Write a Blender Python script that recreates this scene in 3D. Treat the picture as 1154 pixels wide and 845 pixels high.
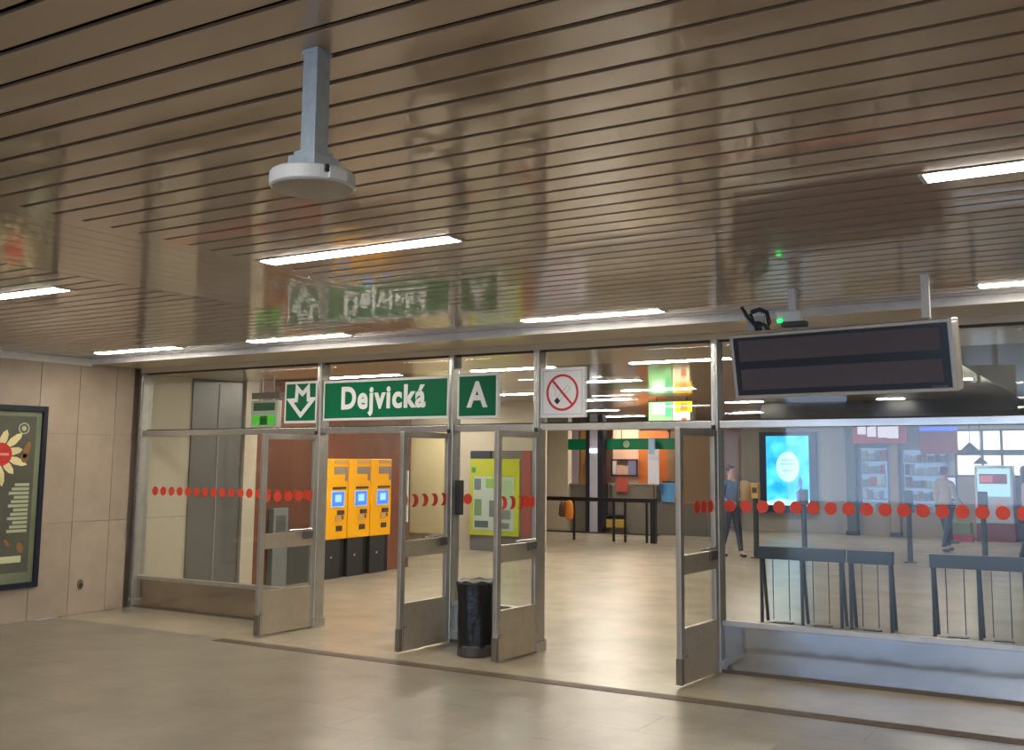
import bpy, bmesh, math, random
from mathutils import Vector, Matrix
random.seed(7)
for o in list(bpy.data.objects): bpy.data.objects.remove(o)
scene = bpy.context.scene
COL = scene.collection
PI = math.pi

# ------------------------------------------------------------------ camera
cam_d = bpy.data.cameras.new('camera'); cam = bpy.data.objects.new('camera', cam_d); COL.objects.link(cam)
cam_d.sensor_width = 36.0; cam_d.sensor_fit = 'HORIZONTAL'
cam_d.lens = 1130.0/1154.0*36.0
cam_d.shift_x = (577.0-643.0)/1154.0; cam_d.shift_y = (390.0-422.5)/1154.0
cam_d.clip_start = 0.05; cam_d.clip_end = 200
R3 = Matrix(((0.87253167, 0.05244084, 0.48573494), (0.48854333, -0.10123661, -0.86664673), (0.00372648, 0.99347929, -0.11395177)))
cam.matrix_world = Matrix.Translation((0, 0, 1.75)) @ R3.to_4x4()
scene.camera = cam

# ------------------------------------------------------------------ world (overcast daylight, seen only through the entrance behind the camera)
w = bpy.data.worlds.new('world'); scene.world = w; w.use_nodes = True
bg = w.node_tree.nodes['Background']; bg.inputs[0].default_value = (0.52, 0.70, 1.0, 1); bg.inputs[1].default_value = 2.9
TUBE = 34.0          # strength of the fluorescent diffusers
TUBE_IN = 60.0       # the inner hall has brighter lamps
vs = scene.view_settings
vs.view_transform = 'Standard'; vs.look = 'None'; vs.gamma = 1.0; vs.use_curve_mapping = False
vs.exposure = 0.88

# ------------------------------------------------------------------ materials
MATS = {}
def lin(c):
    return tuple(((v/255)/12.92 if v/255 <= .04045 else ((v/255+.055)/1.055)**2.4) for v in c)
def mat(name, rgb, rough=.5, metal=0.0, spec=.5, noise=0.0, nscale=6.0, bump=0.0, bscale=30.0, rnd=0.0, coat=0.0, coat_r=.08, emit=0.0, dark=None, stretch=(1, 1, 1)):
    if name in MATS: return MATS[name]
    m = bpy.data.materials.new(name); m.use_nodes = True; nt = m.node_tree; N = nt.nodes; L = nt.links
    b = N['Principled BSDF']; c = lin(rgb)
    b.inputs['Base Color'].default_value = (*c, 1); b.inputs['Roughness'].default_value = rough
    b.inputs['Metallic'].default_value = metal; b.inputs['Specular IOR Level'].default_value = spec
    b.inputs['Coat Weight'].default_value = coat; b.inputs['Coat Roughness'].default_value = coat_r
    tc = N.new('ShaderNodeTexCoord'); mp = N.new('ShaderNodeMapping'); mp.inputs['Scale'].default_value = stretch
    ge = N.new('ShaderNodeNewGeometry'); L.new(ge.outputs['Position'], mp.inputs['Vector'])
    if noise or rnd:
        out = None
        mix = N.new('ShaderNodeMix'); mix.data_type = 'RGBA'
        d = lin(dark) if dark else tuple(v*(1-noise) for v in c)
        mix.inputs['A'].default_value = (*c, 1); mix.inputs['B'].default_value = (*d, 1)
        nz = N.new('ShaderNodeTexNoise'); nz.inputs['Scale'].default_value = nscale; nz.inputs['Detail'].default_value = 5; nz.inputs['Roughness'].default_value = .6
        L.new(mp.outputs[0], nz.inputs['Vector'])
        rp = N.new('ShaderNodeMapRange'); rp.inputs[1].default_value = .35; rp.inputs[2].default_value = .68
        L.new(nz.outputs[0], rp.inputs[0])
        if noise: L.new(rp.outputs[0], mix.inputs['Factor'])
        else: mix.inputs['Factor'].default_value = 0
        out = mix.outputs['Result']
        if rnd:
            oi = N.new('ShaderNodeObjectInfo'); mr = N.new('ShaderNodeMapRange')
            mr.inputs[3].default_value = 1-rnd; mr.inputs[4].default_value = 1+rnd
            L.new(oi.outputs['Random'], mr.inputs[0])
            hs = N.new('ShaderNodeHueSaturation'); L.new(out, hs.inputs['Color']); L.new(mr.outputs[0], hs.inputs['Value']); out = hs.outputs[0]
        L.new(out, b.inputs['Base Color'])
    if bump:
        n2 = N.new('ShaderNodeTexNoise'); n2.inputs['Scale'].default_value = bscale; n2.inputs['Detail'].default_value = 3
        L.new(mp.outputs[0], n2.inputs['Vector'])
        bp = N.new('ShaderNodeBump'); bp.inputs['Strength'].default_value = bump; bp.inputs['Distance'].default_value = .02
        L.new(n2.outputs[0], bp.inputs['Height']); L.new(bp.outputs[0], b.inputs['Normal'])
    if emit:
        b.inputs['Emission Color'].default_value = (*c, 1); b.inputs['Emission Strength'].default_value = emit
    MATS[name] = m; return m
def emis(name, rgb, s):
    if name in MATS: return MATS[name]
    m = bpy.data.materials.new(name); m.use_nodes = True; nt = m.node_tree
    b = nt.nodes['Principled BSDF']; b.inputs['Base Color'].default_value = (.02, .02, .02, 1); b.inputs['Roughness'].default_value = .3
    b.inputs['Emission Color'].default_value = (*lin(rgb), 1); b.inputs['Emission Strength'].default_value = s
    MATS[name] = m; return m
def glass(name, tint=(.93, .95, .95), ior=1.5, rough=.02):
    m = bpy.data.materials.new(name); m.use_nodes = True; nt = m.node_tree; N = nt.nodes; L = nt.links
    N.remove(N['Principled BSDF'])
    t = N.new('ShaderNodeBsdfTransparent'); t.inputs[0].default_value = (*tint, 1)
    g = N.new('ShaderNodeBsdfGlossy'); g.inputs['Roughness'].default_value = rough
    lw = N.new('ShaderNodeLayerWeight'); pw = N.new('ShaderNodeMath'); pw.operation = 'POWER'; pw.inputs[1].default_value = 5.0; L.new(lw.outputs['Facing'], pw.inputs[0])
    fr = N.new('ShaderNodeMath'); fr.operation = 'MULTIPLY_ADD'; fr.inputs[1].default_value = .9; fr.inputs[2].default_value = .04; L.new(pw.outputs[0], fr.inputs[0])
    mx = N.new('ShaderNodeMixShader'); L.new(fr.outputs[0], mx.inputs[0]); L.new(t.outputs[0], mx.inputs[1]); L.new(g.outputs[0], mx.inputs[2])
    L.new(mx.outputs[0], N['Material Output'].inputs[0]); MATS[name] = m; return m

SLAT = mat('ceiling_slat_lacquer', (180, 156, 134), .30, spec=.5, rnd=.03, coat=1.0, coat_r=.05)
SLATD = mat('ceiling_band_lacquer', (178, 154, 132), .30, spec=.5, rnd=.015, coat=1.0, coat_r=.05)
VOID = mat('ceiling_void', (12, 11, 10), .9, spec=.1)
SOFF = mat('soffit_panel_beige', (206, 190, 160), .35, noise=.08, nscale=1.5, coat=.6, coat_r=.10)
TRIM = mat('trim_offwhite', (222, 221, 220), .45, noise=.12, nscale=9)
STONE = mat('wall_stone_beige', (174, 158, 141), .55, noise=.18, nscale=2.2, bump=.06, bscale=18, rnd=.055)
JOINT = mat('wall_joint', (152, 137, 121), .9)
FLOORS = mat('floor_stone', (141, 134, 119), .31, noise=.24, nscale=2.2, bump=.010, bscale=7, rnd=.03, dark=(122, 116, 103))
FLOORI = mat('floor_stone_inner', (170, 159, 140), .27, noise=.22, nscale=1.6, dark=(152, 142, 124))
FJOINT = mat('floor_joint', (118, 112, 100), .4)
STRIP = mat('threshold_brown', (88, 74, 58), .6, noise=.3, nscale=12)
STEEL = mat('stainless_steel', (190, 186, 178), .38, metal=.75, noise=.14, nscale=8, bump=.02, bscale=5)
STEELB = mat('stainless_bright', (200, 200, 198), .26, metal=.85, noise=.1, nscale=6)
STEELW = mat('stainless_wavy_sheet', (182, 188, 196), .10, metal=1, noise=.10, nscale=3, bump=.35, bscale=1.6, stretch=(.7, 1.0, .9))
STEELM = mat('stainless_brushed', (200, 190, 172), .36, metal=.6, noise=.12, nscale=10)
STEELP = mat('stainless_polished', (186, 178, 166), .14, metal=1, noise=.08, nscale=4, bump=.15, bscale=1.5)
GLASS = glass('clear_glass')
RUBBER = mat('black_rubber', (28, 28, 30), .6)
REDD = mat('red_film', (210, 66, 42), .5)
CREST = mat('red_film_dark', (190, 58, 40), .5)
SGREEN = mat('sign_green', (0, 100, 66), .5, spec=.15)
SWHITE = mat('sign_white', (212, 216, 214), .45)
SLETTER = mat('sign_letter', (222, 226, 226), .45)
SRED = mat('sign_red', (186, 40, 52), .45)
SGREY = mat('sign_outline_grey', (150, 156, 162), .5)
SBLACK = mat('sign_black', (22, 24, 28), .5)
GALV = mat('galvanised_metal', (184, 200, 210), .42, metal=.1, noise=.18, nscale=30)
PLWH = mat('white_plastic', (214, 218, 220), .4)
FRNAVY = mat('navy_frame', (26, 34, 50), .35)
BLACKP = mat('black_plastic', (26, 27, 30), .45)
YELLOW = mat('machine_yellow', (246, 176, 4), .4)
MGREY = mat('machine_grey', (150, 132, 120), .5)
MTAN = mat('machine_tan', (206, 160, 90), .5)
MDARK = mat('machine_dark', (66, 54, 40), .5)
CHAR = mat('charcoal_metal', (52, 53, 54), .5, noise=.15, nscale=20)
BLUEG = mat('blue_grey_paint', (58, 74, 86), .5)
BROWNW = mat('brown_stone', (122, 72, 50), .4, noise=.25, nscale=3, coat=.3)
BEIGE = mat('inner_beige', (200, 188, 166), .5, noise=.08, nscale=2)
GREYP = mat('grey_panel', (120, 118, 114), .35, noise=.12, nscale=3, metal=.3)
PARA = mat('parapet_grey', (128, 122, 112), .5, noise=.2, nscale=3)
ORANGEP = mat('orange_panel', (190, 104, 48), .45, noise=.12, nscale=3)
PINKP = mat('pinkish_panel', (196, 158, 136), .5)
OCHRE = mat('ochre_panel', (176, 132, 72), .5)
NAVYC = mat('unlit_void_navy', (28, 32, 43), .35)  # navy colour stands in for the darkness of an unlit void
BACKW = mat('back_wall_grey', (160, 155, 150), .5, noise=.08, nscale=2)

# ------------------------------------------------------------------ mesh helpers
class MB:
    def __init__(s): s.v = []; s.f = []
    def add(s, vs, fs):
        n = len(s.v); s.v += [tuple(p) for p in vs]; s.f += [tuple(i+n for i in f) for f in fs]; return s
    def box(s, x0, x1, y0, y1, z0, z1):
        return s.add([(x0,y0,z0),(x1,y0,z0),(x1,y1,z0),(x0,y1,z0),(x0,y0,z1),(x1,y0,z1),(x1,y1,z1),(x0,y1,z1)],
            [(0,3,2,1),(4,5,6,7),(0,1,5,4),(1,2,6,5),(2,3,7,6),(3,0,4,7)])
    def prism(s, poly, a, b, axis='y', hole=None):
        # poly: list of 2-D points in the plane across axis; 'y' -> (x,z), 'x' -> (y,z), 'z' -> (x,y)
        def P(p, t): return (p[0], t, p[1]) if axis == 'y' else ((t, p[0], p[1]) if axis == 'x' else (p[0], p[1], t))
        n = len(poly)
        if hole is None:
            vs = [P(p, a) for p in poly]+[P(p, b) for p in poly]
            fs = [tuple(range(n)), tuple(range(2*n-1, n-1, -1))]+[(i, i+n, (i+1) % n+n, (i+1) % n) for i in range(n)]
            return s.add(vs, fs)
        vs = [P(p, a) for p in poly]+[P(p, a) for p in hole]+[P(p, b) for p in poly]+[P(p, b) for p in hole]
        fs = []
        for i in range(n):
            j = (i+1) % n
            fs += [(i, j, n+j, n+i), (2*n+i, 3*n+i, 3*n+j, 2*n+j), (i, 2*n+i, 2*n+j, j), (n+i, n+j, 3*n+j, 3*n+i)]
        return s.add(vs, fs)
    def tube(s, pts, r, n=10, cap=True):
        pts = [Vector(p) for p in pts]; rs = r if isinstance(r, (list, tuple)) else [r]*len(pts)
        rings = []
        for i, p in enumerate(pts):
            d = (pts[min(i+1, len(pts)-1)]-pts[max(i-1, 0)]).normalized()
            u = d.cross(Vector((0, 0, 1)));
            if u.length < 1e-3: u = Vector((1, 0, 0))
            u.normalize(); v = d.cross(u)
            rings.append([p+(u*math.cos(2*PI*k/n)+v*math.sin(2*PI*k/n))*rs[i] for k in range(n)])
        vs = [q for rr in rings for q in rr]; fs = []
        for i in range(len(pts)-1):
            for k in range(n): fs.append((i*n+k, i*n+(k+1) % n, (i+1)*n+(k+1) % n, (i+1)*n+k))
        if cap: fs += [tuple(range(n-1, -1, -1)), tuple(range((len(pts)-1)*n, len(pts)*n))]
        return s.add(vs, fs)
    def lathe(s, prof, c=(0, 0), n=32):
        vs = []; fs = []
        for (r, z) in prof:
            for k in range(n): vs.append((c[0]+r*math.cos(2*PI*k/n), c[1]+r*math.sin(2*PI*k/n), z))
        for i in range(len(prof)-1):
            for k in range(n): fs.append((i*n+k, i*n+(k+1) % n, (i+1)*n+(k+1) % n, (i+1)*n+k))
        fs += [tuple(range(n-1, -1, -1)), tuple(range((len(prof)-1)*n, len(prof)*n))]
        return s.add(vs, fs)
    def mesh(s, name, m):
        me = bpy.data.meshes.new(name); me.from_pydata(s.v, [], s.f)
        bm = bmesh.new(); bm.from_mesh(me); bmesh.ops.recalc_face_normals(bm, faces=bm.faces); bm.to_mesh(me); bm.free()
        if m: me.materials.append(m)
        return me
    def build(s, name, m, parent=None, bevel=0, smooth=False, loc=None):
        o = bpy.data.objects.new(name, s.mesh(name, m)); COL.objects.link(o)
        if parent: o.parent = parent
        if loc: o.location = loc
        if bevel:
            b = o.modifiers.new('bevel', 'BEVEL'); b.width = bevel; b.segments = 2; b.limit_method = 'ANGLE'
        if smooth:
            for p in o.data.polygons: p.use_smooth = True
        return o
def B(x0, x1, y0, y1, z0, z1): return MB().box(x0, x1, y0, y1, z0, z1)
def inst(me, name, parent=None, loc=(0, 0, 0), rot=(0, 0, 0)):
    o = bpy.data.objects.new(name, me); COL.objects.link(o); o.location = loc; o.rotation_euler = rot
    if parent: o.parent = parent
    return o
def empty(name, loc=(0, 0, 0), rz=0):
    o = bpy.data.objects.new(name, None); COL.objects.link(o); o.location = loc; o.rotation_euler = (0, 0, rz); o.empty_display_size = .1; return o
def tag(o, label, cat, group=None):
    o['label'] = label; o['category'] = cat
    if group: o['group'] = group
    return o
def struct(o, label=None):
    o['kind'] = 'structure'
    if label: o['label'] = label
    return o
def circle(cx, cz, r, n=28, rz=None): return [(cx+r*math.cos(2*PI*k/n), cz+(rz or r)*math.sin(2*PI*k/n)) for k in range(n)]
def ring(mb, cx, cz, r, t, a, b, axis='y', n=36):
    return mb.prism(circle(cx, cz, r, n), a, b, axis, hole=circle(cx, cz, r-t, n))
def stroke(poly, wd, closed=True):
    n = len(poly); out = []; inn = []
    for i in range(n):
        p0 = Vector(poly[i-1]); p1 = Vector(poly[i]); p2 = Vector(poly[(i+1) % n])
        d1 = (p1-p0).normalized(); d2 = (p2-p1).normalized()
        n1 = Vector((-d1.y, d1.x)); n2 = Vector((-d2.y, d2.x)); b = (n1+n2).normalized(); k = wd/2/max(.35, b.dot(n1))
        out.append(tuple(p1+b*k)); inn.append(tuple(p1-b*k))
    return out, inn
def text_mesh(txt, size, m, name, parent, loc, rot, sx=1.0, offset=.02, extrude=.002):
    cu = bpy.data.curves.new(name, 'FONT'); cu.body = txt; cu.size = size; cu.align_x = 'CENTER'; cu.align_y = 'CENTER'
    cu.offset = offset*size; cu.extrude = extrude; cu.space_character = 1.13; cu.resolution_u = 4
    t = bpy.data.objects.new('tmp', cu); COL.objects.link(t)
    bpy.context.view_layer.update()
    me = bpy.data.meshes.new_from_object(t.evaluated_get(bpy.context.evaluated_depsgraph_get()))
    bpy.data.objects.remove(t); me.name = name
    me.materials.clear(); me.materials.append(m)
    for v in me.vertices: v.co.x *= sx
    o = inst(me, name, parent, loc, rot); return o

# ================================================================== SETTING
XW = -10.59; D = 8.18; ZC = 2.91; ZS = 2.80; XR = 5.0; YB = -8.0
# floor: slab bed, individual stone slabs in the front hall, inner floor
fl = struct(B(XW-.3, XR+.3, YB-.5, 7.0, -.25, -.012).build('floor', FJOINT), 'polished grey beige stone floor of the front hall')
sx, sy = .90, .46; gap = .0018
slab = MB().box(-sx/2+gap/2, sx/2-gap/2, -sy/2+gap/2, sy/2-gap/2, -.03, 0).mesh('slab', FLOORS)
half = MB().box(-sx/4+gap/2, sx/4-gap/2, -sy/2+gap/2, sy/2-gap/2, -.03, 0).mesh('slab', FLOORS)
ny = 0; y = 7.05-sy/2
while y > -2.2:
    x = XW+sx/2
    if ny % 2:
        inst(half, 'slab', fl, (XW+sx/4, y, 0)); x += sx/2
    while x < 4.8:
        if y > 1.5 or x < 3: inst(slab, 'slab', fl, (x, y, 0))
        x += sx
    ny += 1; y -= sy
B(XW, XR, YB, y+sy/2, -.03, 0).build('slab_field', FLOORS, fl)
fi = struct(B(-16, 6.5, 7.19, 32, -.25, 0).build('floor_inner', FLOORI), 'polished beige floor of the ticket hall behind the doors')
# threshold strip
struct(B(-7.95, XR, 7.05, 7.19, -.03, .003).build('trim_1', STRIP), 'dark brown threshold strip set in the floor before the doors')
B(XW, -7.95, 7.05, 7.19, -.03, 0).build('slab', FLOORS, fl)

# left wall of stone slabs
wl = struct(B(XW-.25, XW-.022, YB, D+.05, 0, 3.0).build('wall_left', JOINT), 'beige stone slab wall')
zrow = [(0.003, 1.037), (1.043, 2.035), (2.041, 2.905)]
swl = .475
meshes = [B(-.022, 0, -swl/2+.003, swl/2-.003, a, b).mesh('stone_slab', STONE) for a, b in zrow]
k = 0; y = 7.79+.475/2
while y-swl/2 > YB:
    for me in meshes: inst(me, 'stone_slab', wl, (XW, y, 0))
    y -= swl
for a, b in zrow: B(XW-.022, XW, 8.03, D+.05, a, b).build('stone_slab', STONE, wl)
# ceiling of lacquered slats
ce = struct(B(XW-.3, XR+.3, YB-.5, 7.44, ZC+.05, ZC+.25).build('ceiling', VOID), 'glossy brown slatted metal ceiling')
PITCH = .157
def slat_mesh(length, wdt, name='slat', m=SLAT):
    h = wdt/2; prof = [(-h, .012), (-h, .0015), (-h+.0015, 0), (-h*.5, -.0002), (0, -.0004), (h*.5, -.0002), (h-.0015, 0), (h, .0015), (h, .012)]
    mb = MB(); n = len(prof)
    mb.add([(0, a, b) for a, b in prof]+[(length, a, b) for a, b in prof], [(i, i+1, n+i+1, n+i) for i in range(n-1)]+[tuple(range(n)), tuple(range(2*n-1, n-1, -1))])
    return mb.mesh(name, m)
XB0, XB1 = -5.82, -4.44
ml = slat_mesh(XB0-XW-.01, PITCH-.025); mr = slat_mesh(XR-XB1, PITCH-.025)
y = 7.43-PITCH/2-.004
ys = []
while y > YB: ys.append(y); y -= PITCH
for y in ys:
    t = math.radians(random.uniform(-.35, .35))
    inst(ml, 'slat', ce, (XW+.005, y, ZC), (t, 0, 0)); inst(mr, 'slat', ce, (XB1, y, ZC), (t+math.radians(random.uniform(-.1, .1)), 0, 0))
nb = 9; pb = (XB1-XB0)/nb
mbnd = slat_mesh(7.42-YB, pb-.0025, 'cross_slat', SLATD)
for i in range(nb): inst(mbnd, 'cross_slat', ce, (XB0+pb*(i+.5), YB, ZC+.001), (0, 0, PI/2))
# trim: fascia step at the facade, coving along the left wall
struct(B(XW, XR, 7.43, 7.455, ZS+.05, ZC+.06).build('trim_2', TRIM), 'pale fascia strip where the slatted ceiling ends')
struct(B(XW, XW+.03, YB, 7.43, ZS+.03, ZC+.02).build('trim_3', TRIM), 'pale strip along the top of the stone wall')
so = struct(MB().box(XW-.2, XR, 7.455, 8.12, ZS+.055, ZS+.2).box(XW-.2, XR, 8.12, 9.6, ZS, ZS+.2).build('ceiling_soffit', SOFF), 'smooth beige soffit above the glazed doors')
# hall behind the camera
struct(B(XR, XR+.25, YB, D, 0, 3.1).build('wall_right', STONE), 'plain beige wall')
wb = struct(MB().box(XW-.25, -7.6, YB-.25, YB, 0, 3.1).box(3.6, XR+.25, YB-.25, YB, 0, 3.1).box(-7.6, 3.6, YB-.25, YB, 2.62, 3.1).build('wall_back', STONE), 'beige wall with a wide street entrance')
struct(B(-30, 25, -30, YB-.5, -.3, -.02).build('ground_outside', mat('paving_outside', (150, 150, 150), .8)), 'grey paving outside the entrance')
pd = bpy.data.lights.new('entrance_portal', 'AREA'); pd.shape = 'RECTANGLE'; pd.size = 11.2; pd.size_y = 2.62; pd.cycles.is_portal = True
po = bpy.data.objects.new('entrance_portal', pd); COL.objects.link(po); po.location = (-2, YB-.1, 1.31); po.rotation_euler = (PI/2, 0, 0)

# ------------------------------------------------------------------ glazed facade
MX = [-10.555, -7.66, -5.91, -4.92, -3.13, 1.4]
def post(i, x, wd=.06, z1=ZS):
    o = empty('trim_post', (x, D, 0)); o.name = 'trim_%d' % (4+i); struct(o, 'upright steel post of the glazed screen')
    B(-wd/2, wd/2, -.07, .07, 0, z1).build('profile', STEEL, o, bevel=.006)
    B(-wd/2-.012, wd/2+.012, -.085, .085, 0, .10).build('foot_sleeve', STEELB, o, bevel=.004)
    B(-.012, .012, -.078, -.07, .12, z1-.02).build('cover_strip', STEELB, o)
    return o
for i, x in enumerate(MX): post(i, x, .075 if i == 0 else .062)
CHARX = mat('dark_channel', (60, 54, 48), .5)
hd = struct(empty('trim_10', (0, D, 0)), 'horizontal steel header bar over the doors')
for a, b in zip(MX[:-1], MX[1:]): B(a+.035, b-.035, -.055, .055, 2.035, 2.10).build('header_rail', STEELB, hd, bevel=.005)
for a, b in zip(MX[:-1], MX[1:]): B(a+.035, b-.035, -.03, .03, 2.782, 2.80).build('head_channel', CHARX, hd)
# transom panes
for i, (a, b) in enumerate(zip(MX[:-1], MX[1:])):
    wn = struct(empty('window_%d' % (i+1), ((a+b)/2, D, 2.1)), 'glass transom above the header bar'); h = (b-a)/2-.032
    B(-h, h, .018, .024, 0, .675).build('pane', GLASS, wn)
    B(-h, h, .008, .034, 0, .012).build('gasket', RUBBER, wn)
dot_me = MB().prism(circle(0, 0, .052, 20), -.0015, 0).mesh('dot', REDD)
def fixed(idx, a, b, zk, dots, sheet=STEELW, label=''):
    o = struct(empty('window_%d' % idx, ((a+b)/2, D, 0)), label); h = (b-a)/2-.032
    B(-h, h, .010, .018, zk+.03, 2.035).build('pane', GLASS, o)
    nx = 24; mb = MB()
    mb.box(-h, h, -.018, .018, .03, zk-.015); mb.build('kick_plate', sheet, o)
    B(-h, h, -.04, .04, zk-.015, zk+.03).build('sill_rail', STEEL, o, bevel=.004)
    B(-h, h, -.03, .03, 0, .03).build('base_rail', mat('base_brown', (92, 80, 66), .6), o)
    for x in dots: inst(dot_me, 'dot', o, (x-(a+b)/2, .0098, 1.378))
    return o
dl = [-10.31+.1435*i for i in range(19)]
fixed(6, MX[0], MX[1], .345, [x for x in dl if x < -7.76], STEELP, 'wide fixed pane with a row of red dots next to the stone wall')
fixed(7, MX[2], MX[3], .36, [-5.74, -5.05], STEELB, 'narrow fixed pane behind the black bin')
fixed(8, MX[4], MX[5], .40, [-3.03+.143*i for i in range(30)], STEELW, 'wide fixed pane with a row of red dots over a steel kick plate')

# door leaves, all standing open towards the camera (hinge at the post, free edge at y = 7.4)
def crescent(r=.05):
    n = 10; p = [(r*math.sin(t), r*math.cos(t)) for t in [PI*k/n for k in range(n+1)]]
    q = [(-r*.95+r*1.0*math.sin(t), r*math.cos(t)) for t in [PI*k/n for k in range(n, -1, -1)]][1:-1]
    return p+q
def door(idx, x, ln, ang, marks, label):
    o = struct(empty('door_%d' % idx, (x, D-.06, 0), ang), label)
    # local: +x runs from hinge to free edge (world -y at ang = -90 deg), leaf thickness along local y
    t = .022
    B(0, .06, -t, t, .02, 2.02).build('stile', STEEL, o, bevel=.004); B(ln-.06, ln, -t, t, .02, 2.02).build('stile', STEEL, o, bevel=.004)
    B(.06, ln-.06, -t, t, 1.965, 2.02).build('top_rail', STEEL, o); B(.06, ln-.06, -t, t, .02, .445).build('kick_panel', STEELM, o)
    mid = B(.06, ln-.06, -t, t, .86, 1.01).build('middle_rail', STEELM, o)
    B(.07, .19, .022, .05, .94, 1.015).build('lock_case', mat('lock_grey', (84, 82, 80), .45), mid, bevel=.006)
    MB().tube([(.10, .05, 1.035), (.40, .055, 1.035)], .010).build('push_bar', STEELB, mid)
    B(.06, ln-.06, -.004, .004, 1.01, 1.965).build('upper_pane', GLASS, o); B(.06, ln-.06, -.004, .004, .445, .86).build('lower_pane', GLASS, o)
    f = B(ln-.032, ln+.003, -.026, .026, .02, .22).build('corner_guard', mat('guard_grey', (120, 112, 102), .5, metal=.4), o); B(ln-.085, ln-.02, .02, .034, .225, .25).build('bolt', STEELB, f)
    MB().tube([(.03, 0, 2.02), (.03, 0, 2.06)], .018).build('pivot', RUBBER, o)
    for kind, px in marks:
        me = dot_me if kind == 'o' else cres_me
        inst(me, 'dot' if kind == 'o' else 'crescent', o, (px, .0075 if kind == 'o' else .0062, 1.378), (0, 0, 0) if kind == 'o' else (0, 0, 0))
    return o
cres_me = MB().prism([(-a, b) for a, b in crescent(.06)], -.0015, .0, 'y').mesh('crescent', CREST)
A90 = -PI/2
door(1, MX[1], .74, A90-math.radians(4), [('o', .10+.143*i) for i in range(5)], 'open steel framed glass door next to the left fixed pane')
door(2, MX[2], .70, A90-math.radians(4), [('c', .10+.14*i) for i in range(5)], 'open steel framed glass door left of the black bin')
door(3, MX[3]+.02, .64, A90-math.radians(4), [('o', .10), ('o', .18)]+[('c', .28+.13*i) for i in range(3)], 'open steel framed glass door right of the black bin')
door(4, MX[4], .68, A90-math.radians(5), [('o', .12), ('o', .24), ('o', .36)], 'open steel framed glass door beside the wide fixed pane')

# ------------------------------------------------------------------ ceiling lights
LWARM = emis('tube_light', (255, 245, 228), TUBE)
LIN = emis('tube_light_inner', (255, 245, 228), TUBE_IN)
def light(x0, x1, y, label, z=ZC, group='fluorescent ceiling lights'):
    o = tag(empty('ceiling_light', ((x0+x1)/2, y, z)), label, 'ceiling light', group); h = (x1-x0)/2
    B(-h, h, -.072, .072, -.003, -.001).build('housing', TRIM, o)
    mb = MB(); pr = [(-.060, -.003), (-.058, -.006), (-.03, -.008), (.03, -.008), (.058, -.006), (.060, -.003)]
    mb.prism([(a, b) for a, b in pr], -h+.02, h-.02, 'x'); mb.build('diffuser', LIN if y > 9 else LWARM, o)
    B(-h, -h+.02, -.066, .066, -.009, -.002).build('end_cap', TRIM, o); B(h-.02, h, -.066, .066, -.009, -.002).build('end_cap', TRIM, o)
    return o
yA = min(ys, key=lambda q: abs(q-4.13)); yB_ = min(ys, key=lambda q: abs(q-7.0))
light(-4.42, -3.03, yA, 'long ceiling light beyond the hanging disc sensor')
light(-7.68, -6.31, yA, 'ceiling light cut off by the left picture edge')
light(-.71, .68, yA, 'big ceiling light cut off by the right picture edge')
light(-9.90, -8.57, yB_, 'ceiling light nearest the stone wall, by the pale fascia')
light(-7.57, -6.28, yB_, 'ceiling light in front of the green station name sign')
light(-4.40, -3.11, yB_, 'ceiling light in front of the no smoking sign')
light(-.86, .45, yB_, 'small ceiling light above the right end of the display board')
for yy in (.55, -3.0, -6.4):
    for x0 in (-8.9, -2.6, 1.4): light(x0, x0+1.35, min(ys, key=lambda q: abs(q-yy)), 'ceiling light in the hall behind the viewer')

# ================================================================== THINGS IN THE FRONT HALL
# ---- signs in the transom
def sign_plate(name, x0, x1, z0, z1, label, face=SGREEN, border=.028):
    o = tag(empty(name, ((x0+x1)/2, 8.145, z0)), label, 'sign'); h = (x1-x0)/2; H = z1-z0
    B(-h, h, -.012, .03, 0, H).build('sign_board', SWHITE, o, bevel=.008)
    B(-h+border, h-border, -.0145, -.011, border, H-border).build('colour_field', face, o)
    return o, h, H
RX = (PI/2, 0, 0)
o, h, H = sign_plate('arrow_sign', -8.185, -7.70, 2.15, 2.61, 'green sign with a white down arrow shaped like an M')
def mpt(p): return ((p[0]-350)/370*.44, .23-(p[1]-400)/555*.46)
pth = [(305, 210), (372, 292), (440, 207), (447, 367), (505, 367), (355, 572), (218, 375), (298, 372)]
a, b = stroke([mpt(p) for p in pth], .046)
MB().prism(a, -.0175, -.0145, 'y', hole=b).build('arrow_emblem', SLETTER, o)
o, h, H = sign_plate('station_name_sign', -7.62, -5.945, 2.168, 2.60, 'long green station name sign lettered in white')
text_mesh('Dejvická', .32, SLETTER, 'lettering', o, (-.02, -.0165, H/2+.01), RX, .90, .036)
o, h, H = sign_plate('line_letter_sign', -5.85, -5.36, 2.16, 2.607, 'square green sign with a white letter A')
text_mesh('A', .345, SLETTER, 'lettering', o, (0, -.0165, H/2), RX, .95, .03)
o, h, H = sign_plate('no_smoking_sign', -4.885, -4.40, 2.153, 2.623, 'square white no smoking sign with a red ring', face=mat('sign_pale', (206, 210, 214), .45), border=.002)
MB().prism([(-h+.03, .03), (h-.03, .03), (h-.03, H-.03), (-h+.03, H-.03)], -.0165, -.0145, 'y', hole=[(-h+.035, .035), (h-.035, .035), (h-.035, H-.035), (-h+.035, H-.035)]).build('border_line', SGREY, o)
ring(MB(), 0, H/2, .172, .022, -.0185, -.0145).build('red_ring', SRED, o)
def rot2(pts, ang, c): return [(c[0]+p[0]*math.cos(ang)-p[1]*math.sin(ang), c[1]+p[0]*math.sin(ang)+p[1]*math.cos(ang)) for p in pts]
cgp = rot2([(-.03, -.022), (.13, -.022), (.13, .022), (-.03, .022)], math.radians(46), (-.02, H/2-.04))
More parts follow.
